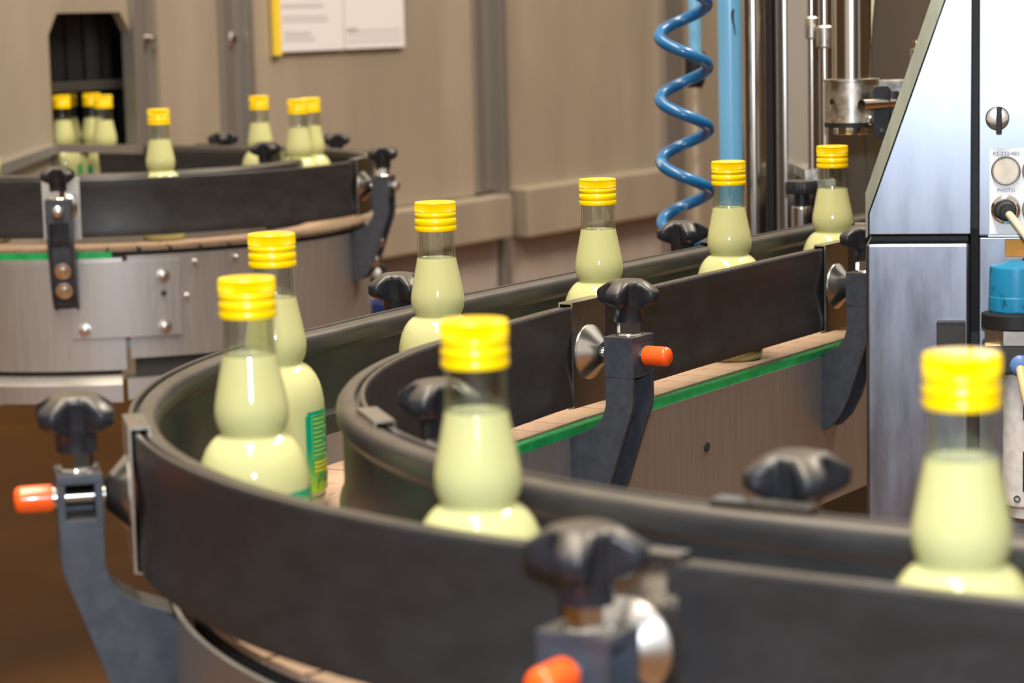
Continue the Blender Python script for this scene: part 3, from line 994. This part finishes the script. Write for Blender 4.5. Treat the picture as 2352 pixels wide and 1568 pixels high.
# shiny button of a sensor beyond the far bend
sn = thing('sensor', 'small black sensor with bright round front beside the far bend', 'sensor', W(1.568, -1.188, -0.085), dir_angle(-0.81, 0.585))
t = nb(); box(t, (-0.016, 0.004, -0.004), (0.024, 0.026, 0.042), 0.004)
part(sn, 'body', t, M['black'])
t = nb(); lathe(t, [(0, 0.0), (0.009, 0.0), (0.009, 0.003), (0.006, 0.006), (0, 0.007)], 20, Matrix.Translation((-0.004, 0, 0.004)) @ rot_x())
part(sn, 'button', t, M['white'])

# blue crate standing low by the enclosure
cr = thing('blue_crate', 'dark blue plastic crate standing behind the conveyor', 'crate', W(2.15, -1.46, -ZB), TH)
def crate_part(name, c, s, bev=0.004):
    t = nb(); box(t, c, s, bev); part(cr, name, t, M['bluebox'])
crate_part('side', (0, -0.12, 0.375), (0.19, 0.012, 0.75))
crate_part('side', (0, 0.12, 0.375), (0.19, 0.012, 0.75))
crate_part('end', (-0.089, 0, 0.375), (0.012, 0.228, 0.75))
crate_part('end', (0.089, 0, 0.375), (0.012, 0.228, 0.75))
crate_part('bottom', (0, 0, 0.01), (0.166, 0.228, 0.02))
crate_part('rim', (0, -0.130, 0.730), (0.20, 0.012, 0.03))

# ------------------------------------------------------------------ steel cabinet at the right
MO = Vector((0.2736, 1.8311, 0.0))
mach = thing('steel_cabinet', 'brushed steel control cabinet with slanted upper housing at the right', 'cabinet', MO, R(-11.5))
def mp_(name, bm, m_, parent=None, label=None):
    bmesh.ops.translate(bm, vec=(0, 0, ZB), verts=bm.verts)
    return part(parent or mach, name, bm, M[m_], label=label)
t = nb(); box(t, (0.0390, 0.080, (0.1405 - ZB) / 2), (0.0785, 0.160, 0.1405 + ZB), 0.0030, seg=3)
mp_('lower_cabinet', t, 'machine')
t = nb(); prism(t, [(0.0020, 0.1468), (0.0792, 0.1468), (0.0800, 0.3800), (0.0795, 0.3800), (0.0021, 0.1635)], -0.15, 0.0, XZ, 0.0010)
mp_('upper_housing', t, 'machine')
t = nb(); prism(t, [(0.0000, 0.1450), (0.0018, 0.1466), (0.0019, 0.1637), (0.0793, 0.3802), (0.0685, 0.3802), (0.0005, 0.1810), (0.0000, 0.1800)], -0.060, 0.006, XZ)
mp_('slanted_flange', t, 'flange')
t = nb(); box(t, (0.225, 0.10, (0.1440 - ZB) / 2 ), (0.2800, 0.180, 0.1440 + ZB), 0.0015)
mp_('lower_panel', t, 'machine')
t = nb(); box(t, (0.2247, 0.10, 0.3370), (0.2804, 0.190, 0.3840), 0.0015)
mp_('upper_panel', t, 'machine')
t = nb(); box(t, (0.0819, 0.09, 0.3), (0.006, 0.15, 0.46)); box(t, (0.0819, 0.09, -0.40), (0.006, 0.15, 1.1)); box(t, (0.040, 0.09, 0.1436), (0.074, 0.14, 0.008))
mp_('gap_fill', t, 'black')  # black fill that makes the open gaps between the housings dark
YX = Matrix.Rotation(PI / 2, 4, 'X')           # lathe axis z -> -y (towards the camera)
def face_lathe(bm, x, z, prof, seg=32, y=0.0):
    lathe(bm, prof, seg, Matrix.Translation((x, y, z)) @ YX)
t = nb(); face_lathe(t, 0.0986, 0.2352, [(0, -0.004), (0.0088, -0.004), (0.0088, 0.0065), (0.0080, 0.0082), (0.0060, 0.0086), (0, 0.0086)], 40)
lk = mp_('lock', t, 'chrome', label='round chrome lock')
t = nb(); box(t, (0.0998, -0.0115, 0.2338), (0.0042, 0.0080, 0.0195), 0.0008)
mp_('lock_lever', t, 'black', lk)
t = nb(); box(t, (0.0930 + 0.030, 0.0045, 0.1792), (0.060, 0.0015, 0.0648))
cp_ = mp_('connector_label', t, 'white', label='white plate lettered RS 232/485 and PHOTO')
t = nb(); box(t, (0.0931 + 0.030, 0.0020, 0.1456), (0.062, 0.006, 0.0014))
mp_('ledge', t, 'clip')
for (x, z) in ((0.1050, 0.1948), (0.1280, 0.1948), (0.1280, 0.1657)):
    t = nb(); face_lathe(t, x, z, [(0, -0.002), (0.0110, -0.002), (0.0110, 0.0015), (0.0103, 0.0024), (0.0096, 0.0020), (0, 0.0018)], 36, 0.003)
    c_ = mp_('connector', t, 'post')
    t = nb(); face_lathe(t, x, z, [(0, 0.0010), (0.0094, 0.0016), (0.0090, 0.0034), (0, 0.0038)], 36, 0.003)
    mp_('disc', t, 'capdisc', c_)
t = nb(); face_lathe(t, 0.1050, 0.1657, [(0, -0.002), (0.0110, -0.002), (0.0110, 0.002), (0.0098, 0.0026), (0.0092, 0.0030), (0.0090, 0.0100), (0.0082, 0.0112), (0.0060, 0.0100), (0, 0.0100)], 36, 0.003)
c_ = mp_('connector', t, 'chrome')
t = nb(); face_lathe(t, 0.1060, 0.1648, [(0, 0.005), (0.0062, 0.006), (0.0062, 0.0140), (0.0048, 0.0170), (0, 0.0175)], 24, 0.003)
mp_('plug', t, 'black', c_)
pts = []
for k in range(21):
    f = k / 20.0
    pts.append((0.1070 + 0.040 * f, -0.012 - 0.030 * math.sin(f * PI), 0.1635 - 0.040 * f - 0.02 * f * f))
t = nb(); tube(t, pts, 0.0030, 12)
mp_('cable', t, 'cream', c_)
t = nb(); box(t, (0.1165, 0.0095, 0.1355), (0.0240, 0.0015, 0.0135), 0.0006)
mp_('sticker', t, 'sticker', label='orange sticker')
t = nb(); box(t, (0.0645, -0.0060, 0.0715), (0.0215, 0.014, 0.0190), 0.0008); box(t, (0.0645, -0.0125, 0.0806), (0.0215, 0.002, 0.0012))
mp_('catch', t, 'dark')
t = nb(); tube(t, [(0.138, 0.004, 0.150), (0.128, -0.004, 0.138), (0.119, -0.004, 0.128), (0.112, 0.004, 0.120)], 0.0012, 8)
mp_('wire', t, 'black')
def lettering(s, x, z, h, parent):
    cu = bpy.data.curves.new('lettering', 'FONT')
    cu.body = s
    cu.size = h * 1.38
    cu.extrude = 0.00015
    o = bpy.data.objects.new('lettering', cu)
    col.objects.link(o)
    dg = bpy.context.evaluated_depsgraph_get()
    me = bpy.data.meshes.new_from_object(o.evaluated_get(dg))
    bpy.data.objects.remove(o)
    me.materials.clear()
    me.materials.append(M['ink'])
    wd = max(v.co.x for v in me.vertices) - min(v.co.x for v in me.vertices)
    q = bpy.data.objects.new('lettering', me)
    col.objects.link(q)
    q.parent = parent
    q.rotation_euler = (PI / 2, 0, 0)
    q.location = (x, 0.0036, z + ZB)
    return q, wd
q, wd = lettering('RS 232/485', 0.0952, 0.2064, 0.0029, cp_)
q.scale = (0.0195 / wd, 1, 1)
q, wd = lettering('PHOTO', 0.0985, 0.1788, 0.0027, cp_)
q.scale = (0.0130 / wd, 1, 1)

# air regulator in front of the cabinet
def mloc(x, y, z):
    return Matrix.Translation(MO) @ Matrix.Rotation(R(-11.5), 4, 'Z') @ Vector((x, y, z + ZB))
reg = thing('air_regulator', 'air regulator with blue cap and white bowl on the cabinet', 'regulator', mloc(0.113, -0.030, -0.07), R(-11.5))
def rg(name, bm, m_, parent=None, label=None):
    return part(parent or reg, name, bm, M[m_], label=label)
Z0 = 0.07
t = nb(); lathe(t, [(0, 0.130), (0.006, 0.1298), (0.013, 0.1275), (0.0190, 0.1262), (0.0200, 0.1245), (0.0203, 0.110), (0.0203, 0.104), (0.0207, 0.1035), (0.0207, 0.0935), (0.0195, 0.0920), (0, 0.0920)], 40, Matrix.Translation((0, 0, Z0)),
            lambda k, i, r, z: r * (0.985 if (i % 4 == 0 and r > 0.0198) else 1.0))
rg('adjusting_cap', t, 'bluecap', label='scuffed blue adjusting cap')
t = nb(); lathe(t, [(0, 0.0925), (0.021, 0.0925), (0.0258, 0.0905), (0.0258, 0.0810), (0.0240, 0.0795), (0, 0.0795)], 36, Matrix.Translation((0, 0, Z0)))
rg('lock_ring', t, 'black')
t = nb(); lathe(t, [(0, 0.0796), (0.0250, 0.0796), (0.0250, 0.0690), (0, 0.0690)], 8, Matrix.Translation((0, 0, Z0)) @ Matrix.Rotation(R(22.5), 4, 'Z'))
rg('collar', t, 'clip')
t = nb(); box(t, (0.002, 0.0, 0.058 + Z0), (0.054, 0.046, 0.021), 0.002)
bd = rg('valve_body', t, 'dark')
t = nb(); box(t, (0.002, 0.0, 0.0685 + Z0), (0.050, 0.042, 0.002), 0.0005)
rg('gasket', t, 'tan')
for x in (-0.0185, 0.0225):
    t = nb(); face_lathe(t, x, 0.0575 + Z0, [(0, 0), (0.0032, 0), (0.0030, 0.0016), (0, 0.0020)], 16, -0.0228)
    rg('screw', t, 'white', bd)
t = nb(); face_lathe(t, 0.003, 0.0545 + Z0, [(0, 0), (0.0076, 0), (0.0078, 0.0040), (0.0060, 0.0060), (0.0042, 0.0064), (0, 0.0064)], 28, -0.0228)
ft = rg('hose_fitting', t, 'bluering', label='blue push-in fitting')
pts = []
for k in range(25):
    f = k / 24.0
    pts.append((0.003 + 0.030 * f ** 1.5, -0.028 - 0.030 * math.sin(min(1, f * 1.2) * PI * 0.6), 0.0545 + Z0 - 0.002 - 0.100 * f ** 1.25))
t = nb(); tube(t, pts, 0.0034, 12)
rg('hose', t, 'tan', ft)
t = nb(); lathe(t, [(0, 0.0480), (0.0150, 0.0480), (0.0160, 0.0440), (0.0178, 0.0400), (0.0180, -0.0450), (0.0170, -0.0540), (0.0130, -0.0570), (0.0125, -0.0640), (0.0080, -0.0660), (0, -0.0660)], 36, Matrix.Translation((0.008, 0, Z0)))
bw = rg('bowl', t, 'bowl')
for z0, z1 in ((-0.042, -0.0115), (0.012, 0.032)):
    t = nb(); box(t, (0.0075, -0.0172, (z0 + z1) / 2 + Z0), (0.0050, 0.003, z1 - z0), 0.0004)
    rg('sight_window', t, 'black', bw)
t = nb(); face_lathe(t, 0.001, -0.0480 + Z0, [(0.0016, 0), (0.0026, 0), (0.0026, 0.0008), (0.0016, 0.0008), (0.0016, 0)], 20, -0.0165)
rg('mark', t, 'dark', bw)
t = nb(); box(t, (0.01, 0.030, 0.058 + Z0), (0.03, 0.022, 0.018), 0.001)
rg('mount', t, 'cast')

# ------------------------------------------------------------------ stand and tubes behind the straight conveyor
def pole(name, x, y, z0, z1, r_, m_, label, cat='pipe', seg=32):
    t = nb(); lathe(t, [(0, z0), (r_, z0), (r_, z1), (0, z1)], seg, Matrix.Translation((x, y, 0)))
    return t
bp = thing('blue_pipe', 'light blue upright pipe behind the coiled hose', 'pipe', (0.2568, 2.75, 0))
t = nb(); lathe(t, [(0, 0), (0.0143, 0), (0.0143, 1.9), (0, 1.9)], 40); part(bp, 'pipe', t, M['bluepipe'])
t = nb(); lathe(t, [(0.0143, 0), (0.026, 0), (0.026, 0.02), (0.0143, 0.022)], 32); part(bp, 'floor_flange', t, M['plate'])
def squiggle(parent, cx, cz, r_, pts, wd, m_='marker', ang0=-90, name='marker_stroke'):
    t = nb()
    P = [Vector((r_ * math.cos(R(ang0) + x / r_), r_ * math.sin(R(ang0) + x / r_), cz + z)) for x, z in pts]
    tube(t, P, wd, 6)
    return part(parent, name, t, M[m_])
squiggle(bp, 0, ZB + 0.297, 0.0143, [(0.0035, 0.023), (0.0020, 0.018), (0.0025, 0.010), (0.0040, 0.004), (0.0052, -0.006)], [0.0012, 0.0016, 0.0012, 0.0010, 0.0006], name='ink_mark', ang0=-92)

hose = nb()
pts = []
N = 5.2
pitch_h = 0.0672
for k in range(int(N * 28) + 1):
    f = k / 28.0
    a = PI - 2 * PI * f
    pts.append((0.1925 + 0.0262 * math.cos(a) , 2.60 - 0.0262 * math.sin(a) * 0.9, ZB + 0.2925 + pitch_h - pitch_h * f))
pts.append((0.186, 2.585, ZB + 0.072 - 0.05))
pts.append((0.190, 2.60, ZB - 0.10))
ph = pts[:]
start = [(0.2180, 2.60, ZB + 0.62), (0.2150, 2.60, ZB + 0.42)]
tube(hose, start + ph, 0.0064, 14)
solid('coiled_hose', hose, M['coil'], 'blue coiled air hose hanging left of the light blue pipe', 'hose', sharp=60)

sb = thing('blue_pipe', 'thin light blue pipe with dark fitting far behind the coiled hose', 'pipe', (0.2600, 3.30, 0))
t = nb(); lathe(t, [(0, ZB + 0.262), (0.0085, ZB + 0.262), (0.0085, 1.9), (0, 1.9)], 24); part(sb, 'pipe', t, M['bluepipe'])
t = nb(); lathe(t, [(0, ZB + 0.215), (0.010, ZB + 0.215), (0.014, ZB + 0.225), (0.014, ZB + 0.262), (0, ZB + 0.262)], 20); part(sb, 'fitting', t, M['black'])
t = nb(); lathe(t, [(0, 0), (0.009, 0), (0.009, ZB + 0.215), (0, ZB + 0.215)], 20); part(sb, 'lower_pipe', t, M['panel'])

st = thing('steel_post', 'round polished steel post right of the light blue pipe', 'post', (0.2780, 2.70, 0))
t = nb(); lathe(t, [(0, 0), (0.0132, 0), (0.0132, 1.9), (0, 1.9)], 36); part(st, 'tube', t, M['tube'])
t = nb(); lathe(t, [(0.0132, 0), (0.028, 0), (0.028, 0.015), (0.0132, 0.018)], 32); part(st, 'foot', t, M['plate'])
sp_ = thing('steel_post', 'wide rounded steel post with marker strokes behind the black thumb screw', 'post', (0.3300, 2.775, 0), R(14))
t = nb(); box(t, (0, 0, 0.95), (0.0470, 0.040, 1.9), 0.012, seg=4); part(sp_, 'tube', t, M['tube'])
t = nb(); box(t, (-0.0290, 0.012, 0.95), (0.0100, 0.030, 1.9), 0.001); part(sp_, 'gap_strip', t, M['dark'])  # dark strip stands in for the shaded gap beside the round post
t = nb(); tube(t, [(0.0005, -0.0203, ZB + 0.140), (-0.0015, -0.0205, ZB + 0.130), (-0.0022, -0.0205, ZB + 0.118)], [0.0006, 0.0010, 0.0012], 6); part(sp_, 'ink_mark', t, M['marker'])
t = nb(); box(t, (0, 0, 0.012), (0.07, 0.06, 0.024), 0.003); part(sp_, 'foot', t, M['plate'])

# thumb screw on a short steel stand
ts = thing('thumb_screw', 'black knurled thumb screw on a short steel stand behind the rail', 'screw', (0.3212, 2.62, ZB - 0.16))
t = nb(); lathe(t, [(0, 0), (0.0122, 0), (0.0122, 0.262), (0.0112, 0.2645), (0, 0.2645)], 32); part(ts, 'stand', t, M['tube'])
t = nb(); box(t, (0.02, 0.06, 0.03), (0.09, 0.16, 0.03), 0.002); part(ts, 'base_block', t, M['cast'])
t = nb(); lathe(t, [(0, 0.264), (0.0082, 0.264), (0.0082, 0.278), (0.0170, 0.2785), (0.0178, 0.281), (0.0178, 0.290), (0.0165, 0.2925), (0, 0.2925)], 60, None,
            lambda k, i, r, z: r * (0.955 if (i % 3 == 0 and r > 0.0168) else 1.0)); part(ts, 'knob', t, M['knob'])

# print head: cylinder over the bottle lane
hd = thing('print_head', 'vertical steel cylinder with collar above the last bottle', 'print head', (0.3521, 2.45, ZB + 0.191))
t = nb(); lathe(t, [(0, 0.055), (0.0199, 0.055), (0.0199, 0.75), (0, 0.75)], 44); part(hd, 'cylinder', t, M['tube'])
t = nb(); lathe(t, [(0, 0.008), (0.0262, 0.008), (0.0275, 0.0095), (0.0275, 0.0535), (0.0285, 0.0540), (0.0285, 0.0560), (0.0199, 0.0565)], 48); part(hd, 'collar', t, M['cast'])
t = nb(); lathe(t, [(0.0278, 0.0078), (0.0278, 0.0125), (0.0270, 0.0130), (0.0270, 0.0078)], 48); part(hd, 'black_grime_ring', t, M['black'])
t = nb(); lathe(t, [(0, 0), (0.0180, 0), (0.0185, 0.001), (0.0185, 0.008), (0, 0.008)], 40); part(hd, 'nozzle_ring', t, M['chrome'])
t = nb(); lathe(t, [(0, 0), (0.0030, 0), (0.0030, 0.0006), (0, 0.0006)], 14, Matrix.Translation((-0.0225, -0.0160, 0.034)) @ Matrix.Rotation(R(125), 4, 'Z') @ Matrix.Rotation(PI / 2, 4, 'X')); part(hd, 'hole', t, M['black'])
t = nb(); box(t, (0.060, 0.012, 0.034), (0.075, 0.020, 0.040), 0.002); part(hd, 'arm_plate', t, M['cast'])
t = nb(); prism(t, [(0.0120, 0.0460), (0.0150, 0.0500), (0.0280, 0.0500), (0.0310, 0.0460), (0.0290, 0.0060), (0.0260, -0.0010), (0.0220, -0.0030), (0.0170, -0.0010), (0.0140, 0.0060)], 0.0, 0.018, XZ, 0.001)
bmesh.ops.translate(t, vec=(0.0, -0.040, 0), verts=t.verts)
cl = part(hd, 'clamp', t, M['knob'], label='black plastic clamp')
t = nb(); lathe(t, [(0, 0), (0.0028, 0), (0.0026, 0.002), (0, 0.0022)], 16, Matrix.Translation((0.0220, -0.058, 0.0055)) @ YX); part(cl, 'screw', t, M['chrome'])
t = nb(); box(t, (0.036, -0.044, 0.028), (0.010, 0.012, 0.034), 0.002); part(cl, 'jaw', t, M['knob'])
t = nb()
axis = Matrix.Translation((-0.0010, -0.075, 0.0325)) @ Matrix.Rotation(R(38), 4, 'Z') @ rot_x()
lathe(t, [(0.0040, 0.0), (0.0056, 0.0), (0.0056, 0.045), (0.0040, 0.045), (0.0040, 0.0)], 28, axis)
part(hd, 'tube_stub', t, M['tube'])
t = nb(); lathe(t, [(0, 0.003), (0.0042, 0.003)], 20, axis); part(hd, 'tube_bore', t, M['black'])
t = nb(); tube(t, [(0.012, -0.030, 0.0150), (0.060, -0.020, 0.0150)], 0.0050, 16); part(hd, 'cross_rod', t, M['tube'])
# rods and fittings beside the cylinder
for nm, x, y, r_, z0, z1, lab in (('steel_rod', 0.3085 + 0.030, 2.66, 0.0048, 0.13, 0.75, 'thin steel rod left of the steel cylinder'), ('steel_rod', 0.3200 + 0.030, 2.64, 0.0068, 0.12, 0.75, 'steel rod with a collar close behind the steel cylinder')):
    o = thing(nm, lab, 'rod', (x, y, ZB + z0))
    t = nb(); lathe(t, [(0, 0), (r_, 0), (r_, z1 - z0), (0, z1 - z0)], 20); part(o, 'rod', t, M['tube'])
    t = nb(); lathe(t, [(r_, 0.155), (r_ + 0.0025, 0.157), (r_ + 0.0025, 0.178), (r_, 0.18)], 20); part(o, 'collar', t, M['cast'])
    t = nb(); box(t, (0.0, 0.05, 0.006), (0.02, 0.12, 0.012), 0.001); part(o, 'holder', t, M['cast'])
wd_ = nb(); tube(wd_, [(0.3745, 2.48, ZB + 0.272), (0.3790, 2.50, ZB + 0.300), (0.400, 2.56, ZB + 0.42), (0.42, 2.62, ZB + 0.62)], 0.0018, 8)
solid('grey_cable', wd_, M['cream'], 'thin pale cable rising right of the steel cylinder', 'cable')
pn = thing('push_pin', 'small steel pin with copper tip right of the print head', 'pin', (0.4270, 2.50, ZB + 0.205))
t = nb(); lathe(t, [(0, 0), (0.0070, 0), (0.0070, 0.0680), (0.0060, 0.0700), (0, 0.0700)], 24); part(pn, 'pin', t, M['tube'])
t = nb(); lathe(t, [(0, 0.070), (0.0030, 0.070), (0.0045, 0.0745), (0.0042, 0.078), (0, 0.0800)], 20); part(pn, 'tip', t, M['copper'])
t = nb(); box(t, (0.0, 0.03, 0.006), (0.016, 0.07, 0.012), 0.001); part(pn, 'holder', t, M['cast'])
gr_ = nb(); tube(gr_, [(0.3560, 2.46, ZB + 0.095), (0.44, 2.46, ZB + 0.092)], 0.0050, 14); tube(gr_, [(0.372, 2.46, ZB + 0.095), (0.372, 2.46, ZB + 0.112)], 0.0034, 10)
solid('photo_sensor_rod', gr_, M['tube'], 'short grey rod between the last bottle and the cabinet', 'rod')
# dark brown cover behind the print head
bk = thing('machine_cover', 'dark brown machine cover behind the print head', 'cover', (0.49, 3.02, 0), R(-8))
t = nb(); box(t, (0, 0, 0.95), (0.225, 0.03, 1.9), 0.004); part(bk, 'plate', t, M['brownpanel'])
t = nb(); prism(t, [(-0.108, 0.9), (-0.03, 0.9), (-0.085, 1.9), (-0.108, 1.9)], 0.016, 0.020, XZ); part(bk, 'cover_strip', t, M['brownpanel'])
